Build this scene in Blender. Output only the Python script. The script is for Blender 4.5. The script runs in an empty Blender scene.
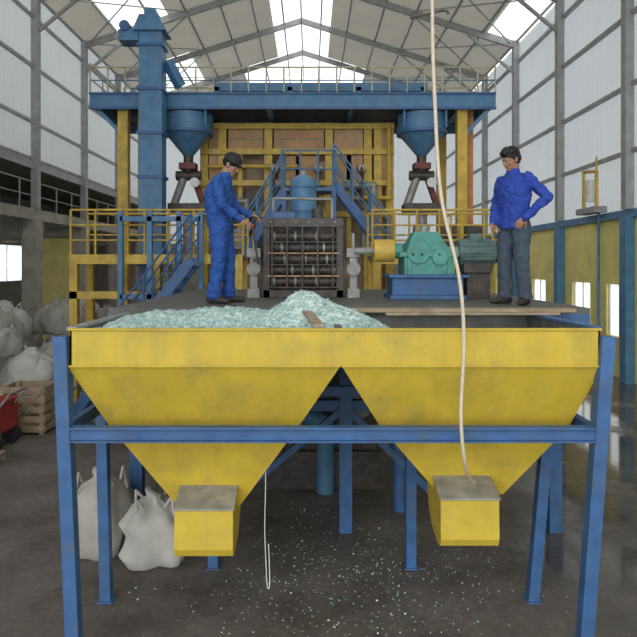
import bpy, math, random
from mathutils import Vector, Matrix, noise
random.seed(4)
scene=bpy.context.scene
scene.view_settings.view_transform='Standard'
scene.view_settings.exposure=0.0

# ---------------------------------------------------------------- materials
def mat(name,col,rough=0.6,metal=0.0,var=0.15,scale=6.0,bump=0.1,dirt=None,dirt_amt=0.5,dscale=1.5,streak=0):
    m=bpy.data.materials.new(name); m.use_nodes=True
    nt=m.node_tree; n=nt.nodes; l=nt.links
    b=n['Principled BSDF']; b.inputs['Roughness'].default_value=rough; b.inputs['Metallic'].default_value=metal
    tc=n.new('ShaderNodeTexCoord')
    ns=n.new('ShaderNodeTexNoise'); ns.inputs['Scale'].default_value=scale; ns.inputs['Detail'].default_value=6
    l.new(tc.outputs['Object'],ns.inputs['Vector'])
    cr=n.new('ShaderNodeValToRGB')
    cr.color_ramp.elements[0].position=0.3; cr.color_ramp.elements[1].position=0.7
    cr.color_ramp.elements[0].color=(*[c*(1-var) for c in col],1)
    cr.color_ramp.elements[1].color=(*[min(1,c*(1+var)) for c in col],1)
    l.new(ns.outputs['Fac'],cr.inputs['Fac'])
    out=cr.outputs['Color']
    def layer(out,vec,sc,lo,hi,amt,colr):
        n2=n.new('ShaderNodeTexNoise'); n2.inputs['Scale'].default_value=sc; n2.inputs['Detail'].default_value=9; n2.inputs['Roughness'].default_value=0.7
        l.new(vec,n2.inputs['Vector'])
        r2=n.new('ShaderNodeValToRGB'); r2.color_ramp.elements[0].position=lo; r2.color_ramp.elements[1].position=hi
        r2.color_ramp.elements[0].color=(0,0,0,1); r2.color_ramp.elements[1].color=(amt,)*3+(1,)
        l.new(n2.outputs['Fac'],r2.inputs['Fac'])
        mx=n.new('ShaderNodeMixRGB'); mx.inputs['Color2'].default_value=(*colr,1)
        l.new(r2.outputs['Color'],mx.inputs['Fac']); l.new(out,mx.inputs['Color1']); return mx.outputs['Color']
    if dirt:
        out=layer(out,tc.outputs['Object'],dscale,.5,.75,dirt_amt,dirt)
        if streak:
            mp=n.new('ShaderNodeMapping');mp.inputs['Scale'].default_value=(9,9,.8);l.new(tc.outputs['Object'],mp.inputs['Vector'])
            out=layer(out,mp.outputs['Vector'],1.0,.5,.72,streak,dirt)
    l.new(out,b.inputs['Base Color'])
    if bump:
        bp=n.new('ShaderNodeBump'); bp.inputs['Strength'].default_value=bump; bp.inputs['Distance'].default_value=0.02
        l.new(ns.outputs['Fac'],bp.inputs['Height']); l.new(bp.outputs['Normal'],b.inputs['Normal'])
    return m
def translucent(name,col,tcol,fac,var=0.1,scale=0.6):
    m=bpy.data.materials.new(name); m.use_nodes=True
    nt=m.node_tree; n=nt.nodes; l=nt.links; n.clear()
    o=n.new('ShaderNodeOutputMaterial'); mx=n.new('ShaderNodeMixShader'); d=n.new('ShaderNodeBsdfDiffuse'); t=n.new('ShaderNodeBsdfTranslucent')
    tc=n.new('ShaderNodeTexCoord'); ns=n.new('ShaderNodeTexNoise'); ns.inputs['Scale'].default_value=scale; ns.inputs['Detail'].default_value=5
    l.new(tc.outputs['Object'],ns.inputs['Vector'])
    cr=n.new('ShaderNodeValToRGB'); cr.color_ramp.elements[0].position=.3; cr.color_ramp.elements[1].position=.7
    cr.color_ramp.elements[0].color=(*[c*(1-var) for c in col],1); cr.color_ramp.elements[1].color=(*[min(1,c*(1+var)) for c in col],1)
    l.new(ns.outputs['Fac'],cr.inputs['Fac']); l.new(cr.outputs['Color'],d.inputs['Color'])
    t.inputs['Color'].default_value=(*tcol,1); mx.inputs['Fac'].default_value=fac
    l.new(d.outputs[0],mx.inputs[1]); l.new(t.outputs[0],mx.inputs[2]); l.new(mx.outputs[0],o.inputs['Surface'])
    return m

YEL=mat('yellow_paint',(0.63,0.46,0.045),0.55,0,0.10,5,0.05,(0.29,0.235,0.09),0.55,2.6,.3)
YEL2=mat('yellow_steel',(0.64,0.44,0.07),0.5,0,0.2,5,0.05,(0.28,0.2,0.08),0.65,3,.3)
PALE=mat('pale_rail_paint',(0.50,0.47,0.32),0.5,0,0.2,5,0.05)
YELW=mat('yellow_wall_paint',(0.86,0.76,0.27),0.8,0,0.1,2,0.05,(0.5,0.46,0.28),0.5,0.8,.3)
BLU=mat('blue_paint',(0.045,0.135,0.33),0.5,0,0.2,6,0.05,(0.12,0.13,0.15),0.6,5,.3)
BLU2=mat('light_blue_paint',(0.08,0.22,0.40),0.5,0,0.2,4,0.05,(0.15,0.19,0.23),0.6,2,.3)
GRN=mat('green_machine_paint',(0.07,0.32,0.27),0.4,0.0,0.2,8,0.1,(0.05,0.09,0.09),0.6,6)
MOT=mat('motor_grey_green',(0.11,0.19,0.19),0.45,0.0,0.25,8,0.1,(0.05,0.05,0.05),0.7,6)
DRK=mat('dark_iron',(0.07,0.062,0.058),0.5,0.2,0.4,9,0.2,(0.18,0.12,0.08),0.6,5)
DECK=mat('deck_plate',(0.12,0.115,0.105),0.6,0.1,0.3,5,0.2,(0.22,0.22,0.2),0.5,3)
GRY=mat('grey_steel',(0.32,0.32,0.31),0.5,0.2,0.25,8,0.1,(0.12,0.1,0.08),0.6,5)
GRS=mat('galvanised_frame',(0.34,0.35,0.35),0.7,0.0,0.15,3,0)
RST=mat('plywood_panel',(0.50,0.30,0.16),0.8,0,0.2,2,0.1,(0.62,0.46,0.30),0.7,1.3)
TAN=mat('furnace_refractory',(0.40,0.31,0.22),0.9,0,0.4,3,0.3,(0.11,0.09,0.07),0.8,1.2)
CON=mat('concrete',(0.36,0.34,0.29),0.9,0,0.2,3,0.2,(0.18,0.165,0.14),0.6,1)
WOOD=mat('weathered_wood',(0.38,0.29,0.20),0.8,0,0.25,7,0.3,(0.15,0.11,0.08),0.5,4)
BAG=mat('woven_bag_cloth',(0.66,0.65,0.62),0.85,0,0.15,6,0.5,(0.34,0.32,0.29),0.7,3)
BAG2=mat('soiled_bag_cloth',(0.46,0.44,0.40),0.85,0,0.2,6,0.5,(0.24,0.22,0.19),0.7,3)
RED=mat('red_paint',(0.42,0.04,0.03),0.5,0,0.2,5,0.1,(0.1,0.05,0.04),0.6,4)
MRN=mat('maroon_primer',(0.16,0.05,0.04),0.6,0,0.3,5,0.1)
ORG=mat('orange_pipe_paint',(0.55,0.24,0.07),0.5,0,0.2,5,0.05)
RUB=mat('black_rubber',(0.02,0.02,0.02),0.7)
HOSE=mat('cream_hose',(0.68,0.60,0.47),0.5,0,0.08,20,0)
WHT=mat('white_paint',(0.7,0.7,0.68),0.5,0,0.1,5,0)
CLO=mat('royal_blue_cotton',(0.022,0.09,0.36),0.85,0,0.2,14,0.4)
CLO2=mat('jacket_blue_cotton',(0.025,0.065,0.38),0.85,0,0.2,14,0.4)
TRO=mat('dark_denim',(0.06,0.085,0.12),0.9,0,0.2,18,0.3)
NAV=mat('navy_cap_cloth',(0.02,0.06,0.22),0.8,0,0.15,20,0.2)
SKN=mat('skin',(0.38,0.21,0.13),0.55,0,0.08,20,0.05)
HAIR=mat('black_hair',(0.012,0.01,0.009),0.5,0,0.3,60,0.6)
LIP=mat('lips',(0.29,0.12,0.09),0.5)
EYEW=mat('eye_white',(0.6,0.58,0.55),0.3,0,0,5,0)
SHOE=mat('dark_shoe',(0.03,0.028,0.028),0.6)
SIDE=translucent('wall_sheet',(0.50,0.51,0.50),(0.42,0.44,0.45),0.5,0.14,0.4)
ROOF=translucent('roof_sheet',(0.54,0.51,0.44),(0.28,0.26,0.22),0.4,0.2,0.35)
SKY=translucent('skylight_sheet',(0.8,0.8,0.8),(0.95,0.95,0.92),0.85,0.05)
WIN=translucent('window_frosted',(0.8,0.8,0.8),(1,1,1),0.9,0.02)

# floor: damp, stained concrete
FLO=bpy.data.materials.new('damp_concrete'); FLO.use_nodes=True
nt=FLO.node_tree;n=nt.nodes;l=nt.links;b=n['Principled BSDF'];tc=n.new('ShaderNodeTexCoord')
n1=n.new('ShaderNodeTexNoise');n1.inputs['Scale'].default_value=0.8;n1.inputs['Detail'].default_value=12;n1.inputs['Roughness'].default_value=0.7
n2=n.new('ShaderNodeTexNoise');n2.inputs['Scale'].default_value=0.5;n2.inputs['Detail'].default_value=7
n3=n.new('ShaderNodeTexNoise');n3.inputs['Scale'].default_value=16;n3.inputs['Detail'].default_value=7
for q in (n1,n2,n3): l.new(tc.outputs['Object'],q.inputs['Vector'])
c1=n.new('ShaderNodeValToRGB');c1.color_ramp.elements[0].position=.34;c1.color_ramp.elements[1].position=.68
c1.color_ramp.elements[0].color=(0.12,0.103,0.09,1);c1.color_ramp.elements[1].color=(0.32,0.29,0.26,1)
l.new(n1.outputs['Fac'],c1.inputs['Fac'])
mm=n.new('ShaderNodeMixRGB');mm.blend_type='MULTIPLY';mm.inputs['Fac'].default_value=.6
l.new(c1.outputs['Color'],mm.inputs['Color1']);l.new(n3.outputs['Fac'],mm.inputs['Color2'])
sx=n.new('ShaderNodeSeparateXYZ');l.new(tc.outputs['Object'],sx.inputs['Vector'])
mr=n.new('ShaderNodeMapRange');mr.inputs['From Min'].default_value=1.2;mr.inputs['From Max'].default_value=4.5;mr.inputs['To Min'].default_value=0.0;mr.inputs['To Max'].default_value=.24
l.new(sx.outputs['X'],mr.inputs['Value'])
ad=n.new('ShaderNodeMath');ad.operation='ADD';l.new(n2.outputs['Fac'],ad.inputs[0]);l.new(mr.outputs['Result'],ad.inputs[1])
c2=n.new('ShaderNodeValToRGB');c2.color_ramp.elements[0].position=.58;c2.color_ramp.elements[1].position=.72
c2.color_ramp.elements[0].color=(0,0,0,1);c2.color_ramp.elements[1].color=(1,1,1,1)
l.new(ad.outputs[0],c2.inputs['Fac'])
rr_=n.new('ShaderNodeMapRange');rr_.inputs['To Min'].default_value=.65;rr_.inputs['To Max'].default_value=.07;l.new(c2.outputs['Color'],rr_.inputs['Value']);l.new(rr_.outputs['Result'],b.inputs['Roughness'])
wm=n.new('ShaderNodeMixRGB');wm.blend_type='MULTIPLY';wm.inputs['Color2'].default_value=(.62,.6,.58,1);l.new(c2.outputs['Color'],wm.inputs['Fac']);l.new(mm.outputs['Color'],wm.inputs['Color1']);l.new(wm.outputs['Color'],b.inputs['Base Color'])
bs=n.new('ShaderNodeMapRange');bs.inputs['To Min'].default_value=.15;bs.inputs['To Max'].default_value=.015;l.new(c2.outputs['Color'],bs.inputs['Value'])
bp=n.new('ShaderNodeBump');bp.inputs['Distance'].default_value=.02;l.new(bs.outputs['Result'],bp.inputs['Strength'])
l.new(n3.outputs['Fac'],bp.inputs['Height']);l.new(bp.outputs['Normal'],b.inputs['Normal'])

# cullet
CUL=bpy.data.materials.new('crushed_glass'); CUL.use_nodes=True
nt=CUL.node_tree;n=nt.nodes;l=nt.links;b=n['Principled BSDF'];tc=n.new('ShaderNodeTexCoord')
vo=n.new('ShaderNodeTexVoronoi');vo.inputs['Scale'].default_value=45;l.new(tc.outputs['Object'],vo.inputs['Vector'])
cr=n.new('ShaderNodeValToRGB');cr.color_ramp.elements[0].color=(0.30,0.48,0.46,1);cr.color_ramp.elements[1].color=(0.74,0.90,0.87,1)
sp=n.new('ShaderNodeSeparateColor');l.new(vo.outputs['Color'],sp.inputs[0]);l.new(sp.outputs[0],cr.inputs['Fac']);l.new(cr.outputs['Color'],b.inputs['Base Color'])
b.inputs['Roughness'].default_value=.25
bp=n.new('ShaderNodeBump');bp.inputs['Strength'].default_value=.4;bp.inputs['Distance'].default_value=.02
l.new(vo.outputs['Distance'],bp.inputs['Height']);l.new(bp.outputs['Normal'],b.inputs['Normal'])

# ---------------------------------------------------------------- mesh builder
class B:
    def __init__(s): s.v=[];s.f=[];s.m=[];s.s=[];s.mats=[]
    def mi(s,m):
        if m not in s.mats: s.mats.append(m)
        return s.mats.index(m)
    def add(s,vs,fs,m,smooth=False):
        o=len(s.v); s.v+= [tuple(v) for v in vs]; k=s.mi(m)
        for f in fs: s.f.append([i+o for i in f]); s.m.append(k); s.s.append(smooth)
    def hexa(s,p,m):
        s.add(p,[(0,3,2,1),(4,5,6,7),(0,1,5,4),(1,2,6,5),(2,3,7,6),(3,0,4,7)],m)
    def box(s,x0,x1,y0,y1,z0,z1,m):
        s.hexa([(x0,y0,z0),(x1,y0,z0),(x1,y1,z0),(x0,y1,z0),(x0,y0,z1),(x1,y0,z1),(x1,y1,z1),(x0,y1,z1)],m)
    def beam(s,a,b,w,h,m,up=(0,0,1)):
        a=Vector(a);b=Vector(b);d=(b-a).normalized();u=Vector(up)
        if abs(d.dot(u))>0.98: u=Vector((0,1,0))
        r=d.cross(u).normalized();u=r.cross(d)
        p=[]
        for c in (a,b):
            p+=[c-r*w/2-u*h/2,c+r*w/2-u*h/2,c+r*w/2+u*h/2,c-r*w/2+u*h/2]
        s.hexa(p,m)
    def cyl(s,a,b,r0,r1,m,n=12,caps=True):
        a=Vector(a);b=Vector(b);d=(b-a).normalized();u=Vector((0,0,1)) if abs(d.z)<.95 else Vector((1,0,0))
        r=d.cross(u).normalized();u=r.cross(d);vs=[]
        for c,rr in ((a,r0),(b,r1)):
            for i in range(n):
                t=2*math.pi*i/n; vs.append(c+(r*math.cos(t)+u*math.sin(t))*rr)
        s.add(vs,[(i,(i+1)%n,n+(i+1)%n,n+i) for i in range(n)],m,n>6)
        if caps: s.add(vs[:n],[tuple(reversed(range(n)))],m); s.add(vs[n:],[tuple(range(n))],m)
    def pipe(s,pts,r,m,n=10):
        for a,b in zip(pts,pts[1:]): s.cyl(a,b,r,r,m,n)
        for p in pts[1:-1]: s.ball(p,(r,)*3,m,8,6)
    def ball(s,c,r,m,n=14,k=9,M=None):
        vs=[];fs=[]
        for j in range(1,k):
            ph=math.pi*j/k
            for i in range(n):
                t=2*math.pi*i/n; v=Vector((r[0]*math.sin(ph)*math.cos(t),r[1]*math.sin(ph)*math.sin(t),r[2]*math.cos(ph)))
                vs.append(v)
        vs.append(Vector((0,0,r[2])));vs.append(Vector((0,0,-r[2])))
        if M is not None: vs=[M@v for v in vs]
        vs=[v+Vector(c) for v in vs]
        for j in range(k-2):
            for i in range(n): fs.append((j*n+i,(j+1)*n+i,(j+1)*n+(i+1)%n,j*n+(i+1)%n))
        T=len(vs)-2;D=len(vs)-1
        for i in range(n): fs.append((T,i,(i+1)%n)); fs.append((D,(k-2)*n+(i+1)%n,(k-2)*n+i))
        s.add(vs,fs,m,True)
    def caps(s,a,b,r0,r1,m,n=12):
        s.cyl(a,b,r0,r1,m,n); s.ball(a,(r0,)*3,m,n,8); s.ball(b,(r1,)*3,m,n,8)
    def loft(s,rings,m,smooth=True):
        n=len(rings[0]);vs=[v for r in rings for v in r];fs=[]
        for j in range(len(rings)-1):
            for i in range(n): fs.append((j*n+i,j*n+(i+1)%n,(j+1)*n+(i+1)%n,(j+1)*n+i))
        fs.append(tuple(reversed(range(n))));fs.append(tuple(range((len(rings)-1)*n,len(rings)*n)))
        s.add(vs,fs,m,smooth)
    def sheet(s,o,u,v,un,m,pitch=.25,amp=.02):
        o=Vector(o);u=Vector(u);v=Vector(v);nrm=u.cross(v).normalized();L=u.length;k=max(2,int(L/pitch*4));vs=[]
        for i in range(k+1):
            t=i/k; off=nrm*amp*math.sin(2*math.pi*t*L/pitch)
            vs.append(o+u*t+off);vs.append(o+u*t+v+off)
        s.add(vs,[(2*i,2*i+2,2*i+3,2*i+1) for i in range(k)],m,True)
    def rail(s,a,b,h,m,step=1.0,r=.025,mids=1,m2=None):
        a=Vector(a);b=Vector(b);L=(b-a).length;k=max(1,round(L/step));Z=Vector((0,0,1))
        for i in range(k+1):
            p=a.lerp(b,i/k); s.cyl(p,p+Z*h,r,r,m,8)
        s.cyl(a+Z*h,b+Z*h,r,r,m,8)
        for j in range(mids):
            z=h*(j+1)/(mids+1); s.cyl(a+Z*z,b+Z*z,r*.8,r*.8,m2 or m,8)
    def build(s,name,parent=None,bevel=0,sm=None):
        me=bpy.data.meshes.new(name);me.from_pydata(s.v,[],s.f)
        for m in s.mats: me.materials.append(m)
        me.polygons.foreach_set('material_index',s.m);me.polygons.foreach_set('use_smooth',s.s);me.update()
        o=bpy.data.objects.new(name,me);scene.collection.objects.link(o)
        if parent: o.parent=parent
        if bevel:
            q=o.modifiers.new('bevel','BEVEL');q.width=bevel;q.segments=2;q.limit_method='ANGLE'
        return o
def empty(name,loc=(0,0,0),rz=0):
    o=bpy.data.objects.new(name,None);scene.collection.objects.link(o);o.location=loc;o.rotation_euler=(0,0,rz);o.empty_display_size=.2;return o

# ---------------------------------------------------------------- shed
XL,XR,Y0,Y1=-9.0,8.2,-7.0,38.0; EZ,RZ,RX=11.8,14.5,-0.4
def roofz(x): return EZ+(RZ-EZ)*((x-XL)/(RX-XL) if x<RX else (XR-x)/(XR-RX))
q=B(); q.box(-17,9.5,Y0-3,Y1+.3,-.2,0,FLO); q.build('floor')
frames=[2.9,7.2,11.5,15.8,20.1,24.4,28.7,33.0]
q=B(); wins=[(13.0,14.2),(15.99,17.15),(18.15,19.4),(21.6,22.9),(26,27.3),(30.5,31.8)]; y=Y0
for a,c in wins:
    q.box(XR,XR+.2,y,a,0,4.3,YELW); q.box(XR,XR+.2,a,c,0,1.07,YELW); q.box(XR,XR+.2,a,c,2.48,4.3,YELW); y=c
q.box(XR,XR+.2,y,Y1,0,4.3,YELW)
q.sheet((XR+.08,Y0,4.3),(0,Y1-Y0,0),(0,0,EZ-4.3),0,SIDE,.3,.025)
q.build('wall_right')
for i,(a,c) in enumerate(wins):
    q=B(); q.box(XR+.1,XR+.12,a,c,1.07,2.48,WIN)
    for yy in (a+.03,(a+c)/2,c-.03): q.box(XR+.06,XR+.1,yy-.025,yy+.025,1.07,2.48,WHT)
    q.build('window_%d'%(i+1))
q=B(); q.box(XR-.1,XR,Y0,Y1,4.22,4.42,BLU2); q.build('trim_1')
q=B(); q.sheet((XL,Y1,6.3),(0,Y0-Y1,0),(0,0,EZ-6.3),0,SIDE,.3,.025); q.build('wall_left')
q=B(); q.box(XL-6,XL+.15,Y0,Y1,4.45,4.8,CON); q.box(XL-.1,XL+.1,Y0,Y1,6.1,6.35,GRS)
for y in range(-6,38,3): q.box(XL-6,XL-.1,y,y+.25,4.1,4.45,CON)
q.rail((XL,8,4.8),(XL,36,4.8),.9,GRS,1.4,.025,1)
q.build('mezzanine_slab')
q=B()
lw=[(12,14),(16.5,19),(21,24),(29.0,32.5)];y=Y0
for a,c in lw:
    q.box(-15.2,-15,y,a,0,6.4,CON);q.box(-15.2,-15,a,c,0,2.2,CON);q.box(-15.2,-15,a,c,4.0,6.4,CON);y=c
q.box(-15.2,-15,y,Y1,0,6.4,CON); q.box(-15.2,XL,Y0,Y1,6.4,6.5,CON)
q.build('wall_aisle')
for i,(a,c) in enumerate(lw):
    q=B();q.box(-15.1,-15.08,a,c,2.2,4.0,WIN);q.box(-15.06,-15.02,(a+c)/2-.03,(a+c)/2+.03,2.2,4.0,WHT);q.build('window_%d'%(i+11))
q=B(); q.box(-10.9,-9.4,25,25.15,0,4.1,YELW); q.build('wall_partition')
q=B(); q.box(-15.2,XR+.2,Y1,Y1+.2,0,4.3,CON)
q.sheet((XL,Y1,4.3),(XR-XL,0,0),(0,0,EZ-4.3),0,SIDE,.3,.025)
q.box(-15.2,XL,Y1,Y1+.2,4.3,6.5,CON)
q.add([(XL,Y1,EZ),(XR,Y1,EZ),(RX,Y1,RZ)],[(0,1,2)],SKY)
q.build('wall_back')
q=B()
for y in frames:
    q.box(XR-.22,XR,y-.12,y+.12,4.42,roofz(XR),GRS); q.box(XR-.24,XR,y-.15,y+.15,0,4.22,BLU2)
    q.box(XL-.0,XL+.22,y-.12,y+.12,4.8,roofz(XL),GRS); q.box(XL-.25,XL+.25,y-.22,y+.22,0,4.45,CON)
q.build('shed_columns')
q=B()
for z in (5.9,7.6,9.4,11.0):
    q.box(XR-.08,XR+.04,Y0,Y1,z-.05,z+.05,GRS)
    if z>6.4: q.box(XL+.03,XL+.12,Y0,Y1,z-.05,z+.05,GRS)
q.build('wall_girts')
q=B()
xs=[XL,-7.6,-5.6,-3.6,-1.7,RX,0.95,3.0,5.2,7.0,XR]; ys=[Y0,2.9,7.2,11.5,15.8,18,20.1,22.2,24.4,28.7,33,Y1]
bright={(1,7),(1,6),(9,6),(9,7),(3,10),(6,10),(1,9)}
for i in range(len(xs)-1):
    for j in range(len(ys)-1):
        a,c=xs[i],xs[i+1]
        m=SKY if i in (4,5) or (i,j) in bright else ROOF
        q.sheet((a,ys[j],roofz(a)),(0,ys[j+1]-ys[j],0),(c-a,0,roofz(c)-roofz(a)),0,m,.3,.025)
q.build('ceiling')
q=B()
for y in frames:
    q.beam((XL,y,EZ-.2),(RX,y,RZ-.2),.12,.24,GRS);q.beam((XR,y,EZ-.2),(RX,y,RZ-.2),.12,.24,GRS)
    q.beam((XL+.1,y,EZ-1.3),(XL+2,y,roofz(XL+2)-.35),.08,.1,GRS);q.beam((XR-.1,y,EZ-1.3),(XR-2,y,roofz(XR-2)-.35),.08,.1,GRS)
for x in [-8.9,-7.6,-6.2,-4.9,-3.6,-2.4,-1.2,-.4,.5,1.7,3.0,4.2,5.5,6.8,8.1]:
    q.box(x-.03,x+.03,Y0,Y1,roofz(x)-.12,roofz(x)-.03,GRS)
for a,c in zip(frames[3:],frames[4:]):
    q.beam((XL+.3,a,roofz(XL+.3)-.2),(XL+4.3,c,roofz(XL+4.3)-.2),.04,.04,GRS);q.beam((XR-.3,a,roofz(XR-.3)-.2),(XR-4.3,c,roofz(XR-4.3)-.2),.04,.04,GRS)
    q.beam((XL+4.3,a,roofz(XL+4.3)-.2),(XL+.3,c,roofz(XL+.3)-.2),.04,.04,GRS);q.beam((XR-4.3,a,roofz(XR-4.3)-.2),(XR-.3,c,roofz(XR-.3)-.2),.04,.04,GRS)
q.build('roof_rafters')

# ---------------------------------------------------------------- glass hopper (foreground)
H=empty('cullet_hopper')
YF,YB=4.6,6.1
def rect(x0,x1,y0,y1,z): return [(x0,y0,z),(x1,y0,z),(x1,y1,z),(x0,y1,z)]
def shell(q,rings,m):
    for r0,r1 in zip(rings,rings[1:]):
        for i in range(4):
            j=(i+1)%4; q.add([r0[i],r0[j],r1[j],r1[i]],[(0,1,2,3)],m)
q=B()
shell(q,[rect(-1.78,2.15,YF,YB,2.52),rect(-1.78,2.15,YF,YB,2.25)],YEL)
shell(q,[rect(-1.80,0.225,YF-.005,YB,2.25),rect(-1.56,-.10,4.86,5.9,1.72),rect(-1.08,-.58,5.08,5.6,1.02)],YEL)
shell(q,[rect(.235,2.17,YF-.005,YB,2.25),rect(.56,2.02,4.86,5.9,1.72),rect(1.06,1.58,5.08,5.6,1.12)],YEL)
o=q.build('hopper_shell',H); md=o.modifiers.new('thick','SOLIDIFY');md.thickness=.012;md.offset=1
q=B()
shell(q,[rect(-1.755,2.125,YF+.03,YB-.03,2.53),rect(-1.755,2.125,YF+.03,YB-.03,2.26)],DECK)
q.build('interior_darkness_faces',H)  # interior darkness put in as added dark faces over the yellow walls
q=B()
q.box(-1.80,.224,YF-.022,YF-.012,2.243,2.258,YEL);q.box(.232,2.17,YF-.022,YF-.012,2.243,2.258,YEL)
q.box(-1.79,2.16,YF-.02,YF+.03,2.515,2.53,YEL);q.box(-1.82,-1.74,YF+.03,YB-.05,2.515,2.537,GRY);q.box(2.11,2.19,YF+.03,YB-.05,2.515,2.537,BLU);q.box(-1.82,2.19,YB-.04,YB+.03,2.515,2.54,DECK)
q.box(.2,.26,YF+.04,YB-.05,2.26,2.5,DECK)
for x0,x1,zt,zb in ((-1.04,-.59,1.12,.74),(1.0,1.45,1.20,.82)):
    prof=[(4.75,zt),(4.74,zb+.08),(4.77,zb+.02),(4.85,zb),(5.1,zb+.05),(5.22,zb+.14),(5.3,zb+.3),(5.3,zt+.1),(5.08,zt+.1)]
    n_=len(prof);vs=[(x0,a,c) for a,c in prof]+[(x1,a,c) for a,c in prof]
    q.add(vs,[tuple(range(n_)),tuple(reversed(range(n_,2*n_)))]+[((i+1)%n_,i,n_+i,n_+(i+1)%n_) for i in range(n_)],YEL)
    q.hexa([(x0-.01,4.735,zt),(x1+.01,4.735,zt),(x1+.01,5.1,zt+.11),(x0-.01,5.1,zt+.11),(x0-.01,4.735,zt+.014),(x1+.01,4.735,zt+.014),(x1+.01,5.1,zt+.124),(x0-.01,5.1,zt+.124)],GRY)
q.build('spouts_and_flanges',H,bevel=.003)
q=B()
def leg(q,xt,xb,y,zt,h=.05,m=BLU):
    q.hexa([(xb-h,y-h,0),(xb+h,y-h,0),(xb+h,y+h,0),(xb-h,y+h,0),(xt-h,y-h,zt),(xt+h,y-h,zt),(xt+h,y+h,zt),(xt-h,y+h,zt)],m)
    if y>5: q.box(xb-.07,xb+.07,y-.07,y+.07,0,.012,m)
leg(q,-1.845,-1.74,4.6,2.47,.05);leg(q,2.20,2.02,4.6,2.47,.05)
leg(q,-1.88,-1.82,5.55,2.45,.048);leg(q,2.20,1.99,5.55,2.45,.048)
leg(q,1.0,1.0,6.16,2.2);leg(q,-.96,-.96,6.16,2.2)
q.box(-1.765,2.1,4.56,4.61,1.71,1.80,BLU);q.box(-1.765,2.1,4.52,4.61,1.795,1.81,BLU);q.box(-1.765,2.1,4.52,4.61,1.70,1.712,BLU)
q.box(-1.88,-1.82,4.64,5.5,1.70,1.80,BLU);q.box(2.1,2.16,4.64,5.5,1.70,1.80,BLU)
q.box(-1.9,2.15,6.12,6.2,1.70,1.80,BLU)
for x in (-1.87,2.15): q.beam((x,5.6,1.75),(x,6.16,1.75),.06,.08,BLU)
q.build('stand',H,bevel=.004)
def hz(x,y):
    g=lambda cx,cy,sx,sy:math.exp(-((x-cx)/sx)**2-((y-cy)/sy)**2)
    z=2.47+.12*g(-1.2,5.5,.5,.45)+.12*g(-.6,5.6,.35,.4)+.24*g(-.05,5.65,.26,.3)+.13*g(.3,5.6,.35,.25)-.07*g(-.40,5.3,.15,.4)
    z+= -.17/(1+math.exp(-(x-.75)/.09))
    z+=.035*noise.noise(Vector((x*4,y*4,1)))+.02*noise.noise(Vector((x*14,y*14,5)))
    e=min((x+1.77)/.25,(2.13-x)/.25,(y-4.62)/.25,(6.09-y)/.2,1); e=max(0,e)
    return min(z,2.46+.4*e)
q=B();nx,ny=150,56;vs=[];fs=[]
for j in range(ny+1):
    for i in range(nx+1):
        x=-1.75+3.87*i/nx;y=4.64+1.42*j/ny;vs.append((x,y,hz(x,y)))
for j in range(ny):
    for i in range(nx): a=j*(nx+1)+i;fs.append((a,a+1,a+nx+2,a+nx+1))
q.add(vs,fs,CUL)
def shard(q,c,s,m):
    R=Matrix.Rotation(random.random()*6.3,3,'Z')@Matrix.Rotation(random.uniform(-.7,.7),3,'X')
    k=random.choice((3,4,5));p=[]
    for h in (0,s*.25):
        for i in range(k):
            t=6.28*i/k+random.uniform(-.3,.3); p.append(R@Vector((math.cos(t)*s,math.sin(t)*s*.7,h))+Vector(c))
    q.add(p,[tuple(reversed(range(k))),tuple(range(k,2*k))]+[(i,(i+1)%k,k+(i+1)%k,k+i) for i in range(k)],m)
for _ in range(3600):
    x=random.uniform(-1.7,1.0);y=random.uniform(4.68,6.02);shard(q,(x,y,hz(x,y)+.003),random.uniform(.005,.016),CUL)
q.build('crushed_glass_pile')
q=B()
for _ in range(1500):
    x=random.gauss(.3,.9);y=random.gauss(5.8,1.1)
    if y<4: continue
    shard(q,(x,y,.004),random.uniform(.002,.012),CUL)
q.build('scattered_glass_shards')
q=B();q.box(-.05,2.55,5.93,6.13,2.545,2.58,WOOD);q.build('wooden_plank',bevel=.004)
q=B();q.hexa([(.7,5.66,2.541),(2.3,5.7,2.541),(2.3,5.84,2.541),(.7,5.8,2.541),(.7,5.66,2.56),(2.3,5.7,2.56),(2.3,5.84,2.56),(.7,5.8,2.56)],WOOD);q.build('wooden_plank.002')
q=B();q.hexa([(.02,4.62,2.541),(.10,4.62,2.541),(-.03,5.8,2.61),(-.11,5.8,2.61),(.02,4.62,2.562),(.10,4.62,2.562),(-.03,5.8,2.632),(-.11,5.8,2.632)],WOOD);q.build('wooden_plank.001')
def curve(name,pts,r,m):
    cu=bpy.data.curves.new(name,'CURVE');cu.dimensions='3D';cu.bevel_depth=r;cu.bevel_resolution=3
    sp=cu.splines.new('NURBS');sp.points.add(len(pts)-1);sp.use_endpoint_u=True;sp.order_u=4
    for i,p in enumerate(pts): sp.points[i].co=(*p,1)
    cu.materials.append(m);o=bpy.data.objects.new(name,cu);scene.collection.objects.link(o);return o
HS=curve('hanging_hose',[(.84,4.45,13.9),(.86,4.45,9),(.875,4.45,4.95),(.88,4.45,4.5),(.90,4.45,4.1),(.92,4.45,3.6),(.97,4.44,3.3),(1.07,4.43,2.95),(1.10,4.43,2.6),(1.10,4.43,2.3),(1.07,4.43,1.95),(1.09,4.43,1.7),(1.13,4.5,1.5),(1.22,4.75,1.36),(1.3,4.9,1.28)],.0135,HOSE)
curve('hose_hook',[(.72,4.45,4.77),(.8,4.45,4.79),(.88,4.45,4.81),(1.0,4.45,4.84),(.99,4.45,4.80)],.008,DRK)
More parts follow.
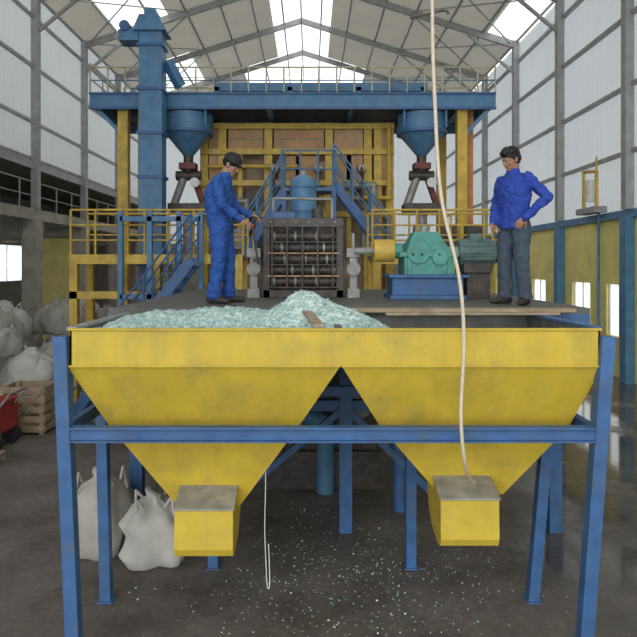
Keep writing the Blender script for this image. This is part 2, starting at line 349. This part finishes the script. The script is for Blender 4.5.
curve('hanging_wire',[(-.36,5.3,1.62),(-.36,5.0,1.45),(-.355,5.0,1.2),(-.37,5.0,.9),(-.355,5.0,.6),(-.35,5.0,.42),(-.33,5.0,.36),(-.32,5.0,.45),(-.335,5.0,.75)],.004,WHT)

# ---------------------------------------------------------------- working platform
q=B();PZ=2.57
q.box(-2.0,2.8,6.2,11.0,PZ-.06,PZ,DECK);q.box(-2.0,2.8,6.2,6.28,PZ-.2,PZ-.06,BLU)
for x in (-1.95,.4,2.75):
    q.box(x-.06,x+.06,6.3,10.95,PZ-.22,PZ-.06,BLU)
    for y in (7.0,10.8): q.box(x-.07,x+.07,y-.07,y+.07,0,PZ-.2,BLU)
q.box(-2,2.8,7.0,7.1,1.35,1.47,BLU)
q.box(-2,2.8,10.8,10.9,1.2,1.3,BLU)
q.beam((-.95,7,.3),(.4,7,1.4),.07,.07,BLU);q.beam((1.6,7,.2),(.4,7,1.4),.07,.07,BLU)
q.build('working_platform')
q=B()
q.pipe([(-.7,7.9,1.7),(.3,7.9,1.75),(.75,7.7,1.45),(1.05,7.6,1.0),(1.1,7.6,.5),(1.1,7.6,0)],.09,BLU)
q.pipe([(-.4,8.2,2.3),(-.4,8.2,1.2),(0.2,8.2,.9),(.2,8.2,0)],.12,BLU2)
q.box(-.5,.9,8.4,9.6,.5,2.3,DRK);q.box(-.6,1.0,8.3,9.7,0,.5,DRK);q.box(-.25,.25,8.3,8.4,1.6,2.1,BLU2);q.cyl((.6,8.4,1.2),(.6,8.2,1.2),.25,.25,GRY,20)
q.build('feed_chute')

# rolling machine
q=B();x0,x1,ya=-.62,.44,8.2
q.box(x0,x0+.09,ya,9.2,PZ,3.62,DRK);q.box(x1-.09,x1,ya,9.2,PZ,3.62,DRK);q.box(x0,x1,ya-.02,ya+.08,3.5,3.62,DRK);q.box(x0,x1,ya,9.2,PZ,PZ+.1,DRK);q.box(x0,x1,9.1,9.2,PZ,3.6,DRK)
q.box(x0+.09,x1-.09,ya+.22,9.0,PZ+.1,3.3,DRK)
for k,z in enumerate((2.78,2.93,3.08,3.23,3.38)):
    q.cyl((x0+.09,ya+.1,z),(x1-.09,ya+.1,z),.055,.055,DRK,14)
    for i in range(12):
        xx=x0+.13+i*.07+(k%2)*.03; q.cyl((xx,ya+.1,z),(xx+.028,ya+.1,z),.072,.072,GRY if (i+k)%4==0 else DRK,10)
    q.box(x0+.05,x1-.05,ya-.03,ya,z-.085,z-.065,RST if k in(1,3) else DRK)
for i in range(5):
    xx=x0+.12+i*.2; q.box(xx-.012,xx+.012,ya-.05,ya-.03,2.7,3.5,DRK)
for xx in (x0-.12,x1+.13):
    q.box(xx-.08,xx+.08,ya-.1,ya+.2,PZ,PZ+.12,GRY);q.box(xx-.05,xx+.05,ya-.05,ya+.1,PZ,3.2,GRY);q.cyl((xx,ya,3.2),(xx,ya,3.42),.025,.025,GRY,8);q.box(xx-.09,xx+.09,ya-.08,ya+.12,3.1,3.22,GRY)
    q.cyl((xx,ya-.12,2.95),(xx,ya-.05,2.95),.09,.09,GRY,16)
for i in range(6): q.ball((x0+.1+i*.17,ya-.03,3.56),(.02,.02,.02),GRY,8,6)
q.cyl((.1,ya+.1,3.62),(.1,ya+.1,3.75),.08,.08,DRK,12);q.box(-.5,-.2,ya,ya+.3,3.62,3.7,BLU)
q.pipe([(-.5,ya+.2,3.62),(-.5,ya+.2,3.9),(.3,ya+.3,3.9),(.3,ya+.3,3.62)],.02,GRY,8)
q.build('glass_rolling_machine',bevel=.005)
q=B();q.cyl((-.1,9.0,3.62),(-.1,9.0,4.22),.19,.19,BLU2,20);q.cyl((-.1,9.0,4.22),(-.1,9.0,4.3),.19,.08,BLU2,20);q.cyl((-.1,9,4.3),(-.1,9,4.36),.05,.05,GRY,10)
for z in (3.75,4.1): q.cyl((-.1,9.0,z),(-.1,9.0,z+.03),.2,.2,BLU,20)
q.build('blue_pressure_vessel')
q=B()
q.box(1.0,1.95,7.7,8.4,PZ,2.62,BLU);q.box(1.03,1.92,7.75,8.35,2.62,2.84,BLU);q.box(.98,1.97,7.68,8.42,2.84,2.88,BLU)
q.box(1.18,1.8,7.75,8.3,2.88,3.12,GRN);q.box(1.12,1.86,7.72,8.33,3.1,3.16,GRN)
q.hexa([(1.2,7.78,3.16),(1.78,7.78,3.16),(1.78,8.28,3.16),(1.2,8.28,3.16),(1.32,7.85,3.42),(1.62,7.85,3.42),(1.62,8.2,3.42),(1.32,8.2,3.42)],GRN)
q.cyl((1.35,7.7,3.16),(1.35,7.78,3.16),.14,.14,GRN,20);q.cyl((1.62,7.7,3.1),(1.62,7.78,3.1),.1,.1,GRN,20);q.cyl((1.47,8.0,3.42),(1.47,8.0,3.5),.05,.05,GRY,10)
for i in range(7): q.cyl((1.17+.11*i,7.7,3.13),(1.17+.11*i,7.72,3.13),.015,.015,GRY,6)
for x in (1.24,1.74): q.box(x-.02,x+.02,7.72,7.76,2.88,3.1,GRN)
q.cyl((.82,8,3.18),(1.08,8,3.18),.14,.14,YEL2,24);q.cyl((.58,8.0,3.18),(1.2,8,3.18),.045,.045,GRY,12);q.cyl((1.08,8,3.18),(1.18,8,3.18),.1,.1,GRN,16)
q.cyl((1.78,8,3.16),(1.9,8,3.16),.08,.08,GRY,16);q.cyl((1.9,8,3.16),(2.36,8,3.16),.165,.165,MOT,24)
for i in range(12):
    t=i*math.pi/6;q.box(1.94,2.3,8+.17*math.cos(t)-.008,8+.17*math.cos(t)+.008,3.16+.17*math.sin(t)-.012,3.16+.17*math.sin(t)+.012,MOT)
q.cyl((2.36,8,3.16),(2.45,8,3.16),.15,.12,DRK,20);q.box(1.95,2.3,7.85,8.15,2.9,3.02,DRK);q.box(2.0,2.3,7.9,8.2,PZ,2.9,DRK)
q.box(2.05,2.2,7.95,8.1,3.3,3.4,MOT)
q.build('gearbox_and_motor',bevel=.006)

# ---------------------------------------------------------------- furnace
F=empty('glass_melting_furnace')
q=B();q.box(-2.85,2.1,16.4,19,.0,6.6,TAN);q.box(-2.3,-.95,16.2,16.4,3.0,4.9,DRK);q.box(-.7,.4,16.15,16.4,3.2,5.7,TAN);q.box(.7,1.9,16.2,16.4,3.4,4.9,TAN)
q.build('refractory_body',F)
q=B()
for x in (-2.72,-2.25,-1.07,.49,1.48,1.74,2.05): q.box(x-.1,x+.1,15.9,16.15,.0,6.65,YEL2)
for z in (6.55,5.9,5.1,4.3): q.box(-2.8,2.15,15.82,15.9,z-.07,z+.07,YEL2)
for x in (-1.8,-.3,1.0): q.box(x-.06,x+.06,15.95,16.1,3.2,5.9,YEL2)
q.build('buckstays',F)
q=B()
for x0,x1,z0,z1 in ((-2.1,-1.2,5.98,6.5),(-.93,.36,5.98,6.5),(.62,1.36,5.18,6.5),(-2.6,-2.35,5.2,6.5),(-.8,.2,5.2,5.8),(1.85,1.95,5.2,6.5)):
    q.box(x0,x1,15.95,16.1,z0,z1,RST)
    q.box(x0,x1,15.93,15.95,(z0+z1)/2-.02,(z0+z1)/2+.02,WOOD)
q.build('side_panels',F)
q=B()
q.pipe([(-2.4,15.6,4.6),(-1.6,15.6,4.6),(-1.6,15.6,3.3)],.08,GRY);q.pipe([(.7,15.6,5.0),(1.6,15.6,5.0),(1.6,15.6,3.3)],.1,GRY);q.pipe([(-2.6,15.7,5.5),(-.3,15.7,5.5)],.05,YEL2);q.pipe([(.1,15.7,4.7),(2.0,15.7,4.7),(2.0,15.7,6.5)],.05,YEL2)
for i in range(5): q.box(-1.9+i*.8,-1.6+i*.8,15.5,15.8,3.4,3.9,BLU2 if i%2 else GRY)
for i in range(4):
    x=-2.0+i*1.1; q.cyl((x,15.85,5.45),(x,15.6,5.45),.12,.09,GRY,14); q.pipe([(x,15.6,5.45),(x,15.5,5.3),(x,15.5,4.5)],.03,DRK,8)
q.build('burner_pipes',F)
q=B()
ax,bx=-5.25,4.42
q.box(ax,bx,14.8,17.6,7.02,7.1,GRY);q.box(ax,bx,14.75,14.85,6.72,7.08,BLU2);q.box(ax,bx,14.7,14.76,7.06,7.1,BLU);q.box(ax,bx,14.7,14.76,6.7,6.76,BLU);q.box(ax,bx,17.5,17.6,6.72,7.14,BLU2)
for x in (ax+.1,-4.5,-2.7,-1,1,2.4,3.66,bx-.1): q.box(x-.06,x+.06,14.85,17.5,6.75,7.0,BLU2)
q.rail((ax,14.8,7.1),(bx,14.8,7.1),.62,PALE,.42,.02,1,BLU2);q.rail((ax,17.5,7.1),(bx,17.5,7.1),.9,PALE,.8,.022,1)
q.rail((ax,14.8,7.1),(ax,17.5,7.1),.7,PALE,.8,.022,1);q.rail((bx,14.8,7.1),(bx,17.5,7.1),.7,PALE,.8,.022,1)
q.box(-2.4,2.9,15.3,15.5,7.30,7.5,BLU2)
for x in (-2.3,-.5,1.2,2.8): q.box(x-.06,x+.06,15.3,15.5,7.1,7.4,BLU2)
for x in (-4.5,3.66):
    for y in (15.0,17.3): q.box(x-.12,x+.12,y-.12,y+.12,0,7.02,YEL2)
q.box(-4.25,-4.08,15.3,15.45,0,6.9,ORG);q.box(3.9,4.03,15.3,15.45,0,6.9,ORG)
q.beam((-5.1,14.85,6.75),(-4.5,14.95,6.1),.08,.08,BLU2);q.beam((4.3,14.85,6.75),(3.7,14.95,6.1),.08,.08,BLU2)
q.build('overhead_steel_platform')
def batch(name,x,y):
    q=B();q.cyl((x,y,6.25),(x,y,6.68),.58,.58,BLU2,24);q.cyl((x,y,5.7),(x,y,6.25),.13,.58,BLU2,24);q.cyl((x,y,6.2),(x,y,6.27),.62,.62,BLU,24)
    q.cyl((x,y,5.3),(x,y,5.7),.12,.12,DRK,14);q.box(x-.2,x+.2,y-.2,y+.2,5.35,5.5,MRN);q.cyl((x-.3,y,5.2),(x+.3,y,5.2),.12,.12,DRK,14);q.cyl((x-.1,y,5.2),(x-.35,y,4.5),.1,.1,GRY,12)
    q.cyl((x+.12,y,5.2),(x+.4,y,4.4),.08,.08,MRN,12);q.box(x-.45,x+.45,y-.3,y+.3,4.25,4.5,DRK);q.cyl((x,y,3.2),(x,y,4.3),.14,.14,GRY,12)
    q.cyl((x+.2,y-.3,5.0),(x+.2,y-.22,5.0),.12,.12,WHT,14)
    for sx in (-1,1):
        for sy in (-1,1): q.cyl((x+sx*.5,y+sy*.5,6.3),(x+sx*.5,y+sy*.5,7.02),.03,.03,BLU2,8)
    q.build(name)
batch('batch_feed_hopper',2.75,15.3);batch('batch_feed_hopper.001',-3.0,15.3)
# bucket elevator
q=B();q.box(-3.88,-3.36,14.05,14.5,.0,8.35,BLU2)
for z in range(1,9): q.box(-3.92,-3.32,14.01,14.54,z-.03,z+.04,BLU)
q.hexa([(-4.0,13.95,8.3),(-3.25,13.95,8.3),(-3.25,14.6,8.3),(-4.0,14.6,8.3),(-3.85,13.95,8.65),(-3.45,13.95,8.65),(-3.45,14.6,8.65),(-3.85,14.6,8.65)],BLU2)
q.box(-3.75,-3.5,14.0,14.5,8.65,8.8,BLU2);q.box(-4.35,-3.9,14.05,14.5,8.1,8.35,BLU2);q.cyl((-4.2,14.0,8.42),(-4.2,14.5,8.42),.12,.12,BLU,14)
q.beam((-3.3,14.3,7.7),(-3.05,14.6,7.2),.2,.2,BLU2);q.box(-4.05,-3.3,13.9,14.65,0,1.0,BLU2)
q.build('bucket_elevator')
def stair(q,a,b,w,m,rm,n=10,h=.9):
    a=Vector(a);b=Vector(b);W=Vector((0,w,0)) if abs(b.x-a.x)>abs(b.y-a.y) else Vector((w,0,0))
    for k in (0,1): q.beam(a+W*k,b+W*k,.05,.2,m);q.rail(a+W*k,b+W*k,h,rm,.7,.022,1)
    for i in range(n):
        p=a.lerp(b,(i+.5)/n); d=(b-a)/n; d.z=0; q.hexa([p-d*.5-Vector((0,0,.02)),p+d*.5-Vector((0,0,.02)),p+d*.5+W-Vector((0,0,.02)),p-d*.5+W-Vector((0,0,.02)),p-d*.5,p+d*.5,p+d*.5+W,p-d*.5+W],m)
q=B()
for a,c in ((-5.0,-1.4),(1.3,4.1)):
    q.box(a,c,12.9,14.0,3.12,3.2,GRY);q.box(a,c,12.85,12.93,3.02,3.22,YEL2)
    q.rail((a,12.95,3.2),(c,12.95,3.2),.95,YEL2,.5,.024,2)
    q.rail((a,13.95,3.2),(c,13.95,3.2),.95,YEL2,.9,.024,1)
    for x in (a+.08,(a+c)/2,c-.08):
        for y in (12.95,13.9): q.box(x-.08,x+.08,y-.08,y+.08,0,3.12,YEL2)
q.box(-5,-3.4,12.87,12.93,2.3,2.45,YEL2)
q.box(-5,-3.4,12.87,12.93,1.3,1.45,BLU)
q.build('yellow_walkway')
q=B();stair(q,(-4.6,12.0,.1),(-2.3,12.0,3.1),.7,BLU,BLU,13)
for x in (-3.9,-3.3,-2.7,-2.25): q.box(x-.05,x+.05,12.72,12.82,0,4.1,BLU2)
q.box(-3.9,-2.25,12.72,12.82,3.9,4.0,BLU2);q.box(-3.9,-2.25,12.72,12.82,2.3,2.4,BLU2)
q.build('steel_staircase')
q=B();stair(q,(1.85,14.3,3.2),(.55,14.3,4.9),.6,BLU,BLU2,10);stair(q,(-1.55,14.3,3.2),(-.6,14.3,4.7),.6,BLU,BLU2,9)
q.box(-.65,.6,14.2,15.0,4.7,4.78,BLU);q.rail((-.65,14.22,4.78),(.6,14.22,4.78),.85,BLU2,.4,.022,1)
for x in (-.6,.55): 
    for y in (14.25,14.95): q.box(x-.05,x+.05,y-.05,y+.05,0,4.7,BLU)
q.build('steel_staircase.001')
q=B()
for x in (2.4,3.0,3.6): q.box(x,x+.35,14.2,14.5,3.2+.0,3.9,GRY if x<3 else DRK)
q.box(2.3,4.05,14.1,14.6,3.1,3.2,GRY);q.box(2.35,2.45,14.1,14.6,0,3.1,BLU);q.box(3.9,4.0,14.1,14.6,0,3.1,BLU)
q.build('control_cabinets')
q=B();q.pipe([(7.95,17.2,4.6),(7.95,17.2,5.6),(7.95,18.0,5.7),(7.95,18.0,4.6)],.05,YEL2);q.cyl((7.95,17.6,4.8),(7.95,17.6,5.4),.12,.12,WHT,14);q.cyl((7.95,17.2,5.6),(7.95,17.2,6.0),.03,.03,YEL2,8)
q.box(7.8,8.15,17.0,18.2,4.45,4.62,GRY);q.pipe([(8.1,17.4,0),(8.1,17.4,4.5)],.04,BLU2)
q.build('gas_pipe_rack')

# ---------------------------------------------------------------- clutter left
def bag(name,x,y,z,s=1.0,sz=1.0,seed=0):
    rr=[];rs=random.Random(seed);lx,ly=rs.uniform(-.14,.14),rs.uniform(-.14,.14);ex=rs.uniform(.85,1.2);mt=BAG if rs.random()<.65 else BAG2
    prof=((0,.42),(.04,.49),(.2,.54),(.4,.54),(.6,.50),(.76,.44),(.86,.32),(.9,.18),(.96,.11),(1.04,.14))
    for k,(h,w) in enumerate(prof):
        ring=[]
        for i in range(36):
            t=2*math.pi*i/36;c,sn=math.cos(t),math.sin(t);p=4 if h<.7 else 2.2
            r=w/((abs(c)**p+abs(sn)**p)**(1/p))
            r*=1+.35*noise.noise(Vector((c*1.7+seed,sn*1.7,h*4)))+.06*math.sin(t*7+seed+h*5)*(.3+h)
            ring.append((r*c*s*ex+lx*h*s,r*sn*s/ex+ly*h*s,h*sz*(1+(.10*noise.noise(Vector((c,sn,seed))) if h>.1 else 0))))
        rr.append(ring)
    q=B();q.loft(rr,mt)
    for sx in (-1,1):
        for sy in (-1,1): q.pipe([(sx*.33*s+lx*s*.7,sy*.33*s+ly*s*.7,.72*sz),(sx*.3*s+lx*s,sy*.26*s+ly*s,.98*sz),(sx*.18*s+lx*s,sy*.3*s+ly*s,.86*sz)],.016,mt,6)
    o=q.build(name);o.location=(x,y,z);o.rotation_euler=(0,0,seed*.7);return o
bl=[(-1.55,6.35,0,.56,.70),(-2.2,6.55,0,.56,.86),(-7.6,13.2,0,1,1),(-6.5,14.4,0,1,1.05),(-7.9,15.3,0,1,1),(-6.7,16.2,0,1.05,1.1),(-8.1,17.5,0,1,1),(-6.9,18.2,0,1,1.1),(-7.7,15.2,1.0,.95,.95),(-6.8,17.1,1.1,.95,.9),(-5.6,16.6,0,.9,.9),(-5.4,18.4,0,.9,.95),(-8.0,20.4,0,1,1.1),(-6.6,20.6,0,1,1.1),(-8.2,12.0,0,.9,.8),(-7.4,17.9,1.05,.9,.9),(-6.2,12.9,0,.7,.55),(-8.0,16.4,1.0,.9,1.0),(-7.2,19.2,1.1,1,1),(-5.0,14.6,0,.6,.5),(-7.0,11.2,0,.7,.45),(-5.9,15.4,0,.8,.6),(-7.1,14.0,.95,.8,.7),(-6.2,19.4,.9,.9,.8)]
for i,t in enumerate(bl): bag('bulk_bag' if i==0 else 'bulk_bag.%03d'%i,*t,seed=i*1.3+.4)
q=B()
for x in (-5.4,-4.75):
    for y in (11,11.5): q.box(x-.04,x+.04,y-.04,y+.04,0,.85,WOOD)
for z in (.05,.22,.39,.56,.73):
    q.box(-5.45,-4.7,10.93,10.96,z,z+.11,WOOD);q.box(-5.45,-4.7,11.54,11.57,z,z+.11,WOOD);q.box(-5.47,-5.44,10.95,11.55,z,z+.11,WOOD);q.box(-4.71,-4.68,10.95,11.55,z,z+.11,WOOD)
q.beam((-5.4,10.91,.1),(-4.75,10.91,.8),.02,.09,WOOD);q.box(-5.44,-4.71,10.96,11.54,.03,.06,WOOD)
o=q.build('wooden_crate')
q=B();q.box(-5.6,-4.95,9.8,10.5,.3,.75,RED);q.box(-5.62,-4.93,9.78,10.52,.75,.79,RED);q.pipe([(-4.95,9.8,.7),(-4.75,9.8,.95),(-4.75,10.4,.95),(-4.95,10.4,.7)],.02,GRY,8)
for x in (-5.5,-5.05):
    for y in (9.82,10.48): q.cyl((x,y-.04,.16),(x,y+.04,.16),.16,.16,RUB,18);q.box(x-.03,x+.03,y-.03,y+.03,.16,.32,DRK)
q.build('red_handcart')
q=B()
for i in range(4): q.box(-5.6+i*.24,-5.42+i*.24,8.9,9.6,.1,.13,WOOD)
for y in (8.92,9.2,9.5): q.box(-5.6,-4.7,y,y+.08,0,.1,WOOD)
q.build('wooden_pallet')
q=B()
for _ in range(420):
    x=random.uniform(-8.6,-4.0);y=random.uniform(10.7,12.6) if _%3==0 else random.uniform(12.5,22);s=random.uniform(.04,.17)
    if -5.8<x<-4.5 and y<12: continue
    shard(q,(x,y,.05),s,random.choice((BAG,CON,WOOD,BAG2,RST,BAG2)))
q.build('rubbish_scraps')

# ---------------------------------------------------------------- people
def remesh(o,vox,sm=4,wr=0,ws=.12):
    r=o.modifiers.new('remesh','REMESH');r.mode='VOXEL';r.voxel_size=vox;r.use_smooth_shade=True
    s=o.modifiers.new('smooth','SMOOTH');s.factor=.5;s.iterations=sm
    if wr:
        t=bpy.data.textures.new('folds','CLOUDS');t.noise_scale=ws;t.noise_depth=2
        d=o.modifiers.new('folds','DISPLACE');d.texture=t;d.strength=wr;d.mid_level=.5
def ell(c,rx,ry,n=20,tilt=0):
    return [(c[0]+rx*math.cos(2*math.pi*i/n),c[1]+ry*math.sin(2*math.pi*i/n),c[2]+tilt*rx*math.cos(2*math.pi*i/n)) for i in range(n)]
def hand(q,w,d,pn,side,curl):
    d=Vector(d).normalized();pn=Vector(pn);pn=(pn-d*pn.dot(d)).normalized();t=d.cross(pn)*side;w=Vector(w)
    for k,o in enumerate((.028,.010,-.009,-.026)):
        q.caps(w+t*o*.6,w+d*.085+t*o,.017,.014,SKN,10)
    for k,(o,L) in enumerate(((.031,.072),(.011,.082),(-.010,.076),(-.029,.060))):
        p=w+d*.088+t*o;a=curl*.35
        for s_,r in ((.45,.0095),(.32,.0088),(.23,.0078)):
            dd=d*math.cos(a)+pn*math.sin(a);p2=p+dd*L*s_;q.caps(p,p2,r,r-.0008,SKN,8);p=p2;a+=curl
    p=w+d*.025+t*.025;dd=(d*.6+t*.7+pn*.3*curl).normalized()
    for s_,r in ((.035,.013),(.028,.011),(.024,.0095)):
        p2=p+dd*s_;q.caps(p,p2,r,r-.001,SKN,8);p=p2;dd=(dd+d*.35+pn*.25*curl).normalized()
def person(name,loc,rz,J,clo,tro,cap,hp,hy,bulk=1.0):
    E=empty(name,loc,rz);V=Vector;k_=bulk
    q=B();q.loft([ell(J['pelvis'],.125*k_,.165*k_),ell(J['waist'],.118*k_,.158*k_),ell(J['belly'],.125*k_,.168*k_),ell(J['chest'],.135*k_,.188*k_),ell(J['upper'],.12,.185),ell(J['yoke'],.085,.13),ell(J['neck'],.062,.065)],clo)
    for s in 'LR':
        q.caps(J['sh'+s],J['el'+s],.068,.055,clo);q.caps(J['el'+s],J['wr'+s],.055,.042,clo)
        w=V(J['wr'+s]);e=V(J['el'+s]);d=(w-e).normalized();q.cyl(w-d*.04,w+d*.012,.047,.046,clo,14)
    nk=V(J['neck']);q.cyl(nk-V((0,0,.03)),nk+V((.008,0,.03)),.078,.068,clo,18)
    if clo==tro: legs=q
    else: legs=B();q.loft([ell(V(J['pelvis'])-V((0,0,.05)),.14,.18),ell(J['waist'],.125,.165)],clo)
    legs.loft([ell(V(J['pelvis'])-V((0,0,.07)),.11,.155),ell(J['pelvis'],.12,.16),ell(J['waist'],.10,.14)],tro)
    for s in 'LR':
        legs.caps(J['hip'+s],J['kn'+s],.098*k_,.072*k_,tro);legs.caps(J['kn'+s],J['an'+s],.072*k_,.056*k_,tro)
        a=V(J['an'+s]);legs.cyl(a-V((0,0,.035)),a+V((0,0,.12)),.07*k_,.06*k_,tro,14)
    o=q.build('coverall' if clo==tro else 'jacket',E);remesh(o,.012,3,.045,.07)
    if legs is not q: o=legs.build('trousers',E);remesh(o,.012,3,.03,.07)
    q=B()
    for s in 'LR':
        a=V(J['an'+s]);f=V(J['ft'+s]);f.z=0;f.normalize();b0=V((a.x,a.y,0))
        q.caps(b0-f*.05+V((0,0,.045)),b0+f*.06+V((0,0,.048)),.042,.042,SHOE);q.caps(b0+f*.06+V((0,0,.046)),b0+f*.16+V((0,0,.034)),.044,.03,SHOE);q.cyl(b0+V((0,0,.03)),b0+V((0,0,.12)),.045,.045,SHOE)
    o=q.build('shoes',E);remesh(o,.009,2)
    q=B()
    for s in 'LR':
        w=V(J['wr'+s]);e=V(J['el'+s]);q.caps(w-(w-e).normalized()*.05,w,.028,.024,SKN);hand(q,w,J['hd'+s],J['pn'+s],J['ts'+s],J['cu'+s])
    o=q.build('hands',E);remesh(o,.0045,1)
    M=Matrix.Rotation(hy,3,'Z')@Matrix.Rotation(hp,3,'Y');base=V(J['head'])
    T=lambda p:base+M@V(p)
    def hb(q,c,r,m,n=16,k=11): q.ball(T(c),r,m,n,k,M)
    q=B();hb(q,(-.005,0,.03),(.095,.076,.092),SKN,20,14);hb(q,(.028,0,-.035),(.062,.058,.075),SKN);hb(q,(.062,0,-.088),(.022,.026,.02),SKN)
    hb(q,(.07,0,.028),(.022,.055,.018),SKN);hb(q,(.055,.042,-.022),(.028,.02,.024),SKN);hb(q,(.055,-.042,-.022),(.028,.02,.024),SKN)
    q.caps(T((.088,0,.012)),T((.108,0,-.022)),.008,.013,SKN,8);hb(q,(.098,.012,-.028),(.012,.008,.008),SKN,8,6);hb(q,(.098,-.012,-.028),(.012,.008,.008),SKN,8,6)
    hb(q,(.084,0,-.055),(.014,.024,.011),SKN)
    for s in (-1,1): hb(q,(-.005,s*.08,-.003),(.018,.009,.033),SKN,10,8)
    q.caps(T((-.02,0,-.05)),V(J['neck'])-V((0,0,.02)),.052,.056,SKN,14)
    o=q.build('head',E);remesh(o,.0055,2)
    q=B()
    for s in (-1,1):
        hb(q,(.078,s*.031,.006),(.012,.013,.0055),EYEW,10,8);hb(q,(.0865,s*.031,.006),(.004,.005,.005),HAIR,8,6)
        q.caps(T((.088,s*.018,.027)),T((.077,s*.046,.029)),.0035,.0025,HAIR,6)
    hb(q,(.094,0,-.051),(.006,.021,.0035),LIP,10,6);hb(q,(.093,0,-.059),(.007,.018,.0045),LIP,10,6)
    q.build('face_features',E)
    q=B()
    if cap:
        hb(q,(-.03,0,.02),(.082,.082,.07),HAIR)
        hb(q,(-.005,0,.06),(.110,.094,.095),NAV,20,12);q.cyl(T((-.005,0,.035)),T((-.005,0,.065)),.104,.104,NAV,24)
        hb(q,(.12,0,.042),(.07,.07,.011),NAV,16,8)
        o=q.build('cap',E);remesh(o,.007,2)
    else:
        hb(q,(-.018,0,.06),(.104,.09,.092),HAIR,20,12);hb(q,(-.045,0,.01),(.072,.084,.08),HAIR);hb(q,(.045,0,.1),(.06,.062,.04),HAIR);hb(q,(.0,.05,.10),(.055,.045,.05),HAIR);hb(q,(-.01,-.045,.105),(.055,.045,.05),HAIR)
        for s in (-1,1): hb(q,(.005,s*.074,.035),(.03,.012,.038),HAIR,10,8)
        o=q.build('hair',E);remesh(o,.007,1,.02,.02)
    return E
J1=dict(pelvis=(0,0,.86),waist=(-.02,0,.98),belly=(-.03,0,1.10),chest=(-.025,0,1.23),upper=(.0,0,1.34),yoke=(.025,0,1.40),neck=(.05,0,1.435),head=(.115,0,1.545),
 shL=(.0,.175,1.345),shR=(.0,-.175,1.345),elL=(.10,.24,1.10),elR=(.06,-.26,1.09),wrL=(.30,.16,1.0),wrR=(.26,-.15,.93),
 hipL=(0,.085,.85),hipR=(0,-.085,.85),knL=(.06,.11,.48),knR=(.0,-.10,.48),anL=(.06,.13,.10),anR=(-.05,-.11,.10),ftL=(1,.15,0),ftR=(1,-.2,0),
 hdL=(.9,-.2,-.3),pnL=(0,-.4,-1),tsL=1,cuL=.55,hdR=(.85,.1,-.45),pnR=(0,.5,-1),tsR=-1,cuR=.7)
person('worker',(-1.0,6.95,PZ),math.radians(-6),J1,CLO,CLO,True,math.radians(30),math.radians(-8),1.15)
J2=dict(pelvis=(0,0,.87),waist=(.0,0,.98),belly=(.0,0,1.10),chest=(-.005,0,1.23),upper=(-.005,0,1.35),yoke=(.0,0,1.41),neck=(.01,0,1.445),head=(.045,0,1.565),
 shL=(-.01,.175,1.355),shR=(-.01,-.175,1.355),elL=(-.08,.37,1.14),elR=(-.02,-.27,1.10),wrL=(.07,.21,.93),wrR=(.15,-.15,.90),
 hipL=(0,.09,.86),hipR=(0,-.09,.86),knL=(.02,.12,.48),knR=(.03,-.10,.48),anL=(-.01,.14,.10),anR=(.02,-.11,.10),ftL=(1,.35,0),ftR=(1,-.3,0),
 hdL=(.3,-.5,-.6),pnL=(-.5,-.6,0),tsL=1,cuL=.5,hdR=(.35,.25,-.8),pnR=(0,.9,.2),tsR=-1,cuR=.5)
person('worker.001',(2.22,6.75,PZ),math.radians(212),J2,CLO2,TRO,False,math.radians(22),math.radians(-10),1.12)
q=B();q.cyl((-.63,6.8,3.43),(-.68,8.15,3.0),.013,.013,GRY,8);q.ball((-.63,6.8,3.43),(.02,.02,.02),RED,8,6);q.box(-.75,-.64,8.1,8.2,2.9,3.08,DRK);q.build('hand_lever')

# ---------------------------------------------------------------- light
w=bpy.data.worlds.new('overcast_sky');scene.world=w;w.use_nodes=True
bg=w.node_tree.nodes['Background'];bg.inputs[0].default_value=(.95,.98,1,1);bg.inputs[1].default_value=1.95
sl=bpy.data.lights.new('hazy_sun','SUN');sl.energy=1.0;sl.angle=math.radians(45);sl.color=(1,.96,.9)
so=bpy.data.objects.new('hazy_sun',sl);scene.collection.objects.link(so)
so.rotation_euler=Vector((.38,.85,-.36)).to_track_quat('-Z','Y').to_euler();so.location=(-4,-12,10)
# ---------------------------------------------------------------- camera
cd=bpy.data.cameras.new('camera');cam=bpy.data.objects.new('camera',cd);scene.collection.objects.link(cam);scene.camera=cam
cam.location=(0,0,3.0);cam.rotation_euler=(math.radians(90),0,0);cd.sensor_width=36;cd.lens=620/637*36;cd.shift_x=.0133;cd.shift_y=-.084;cd.clip_end=200
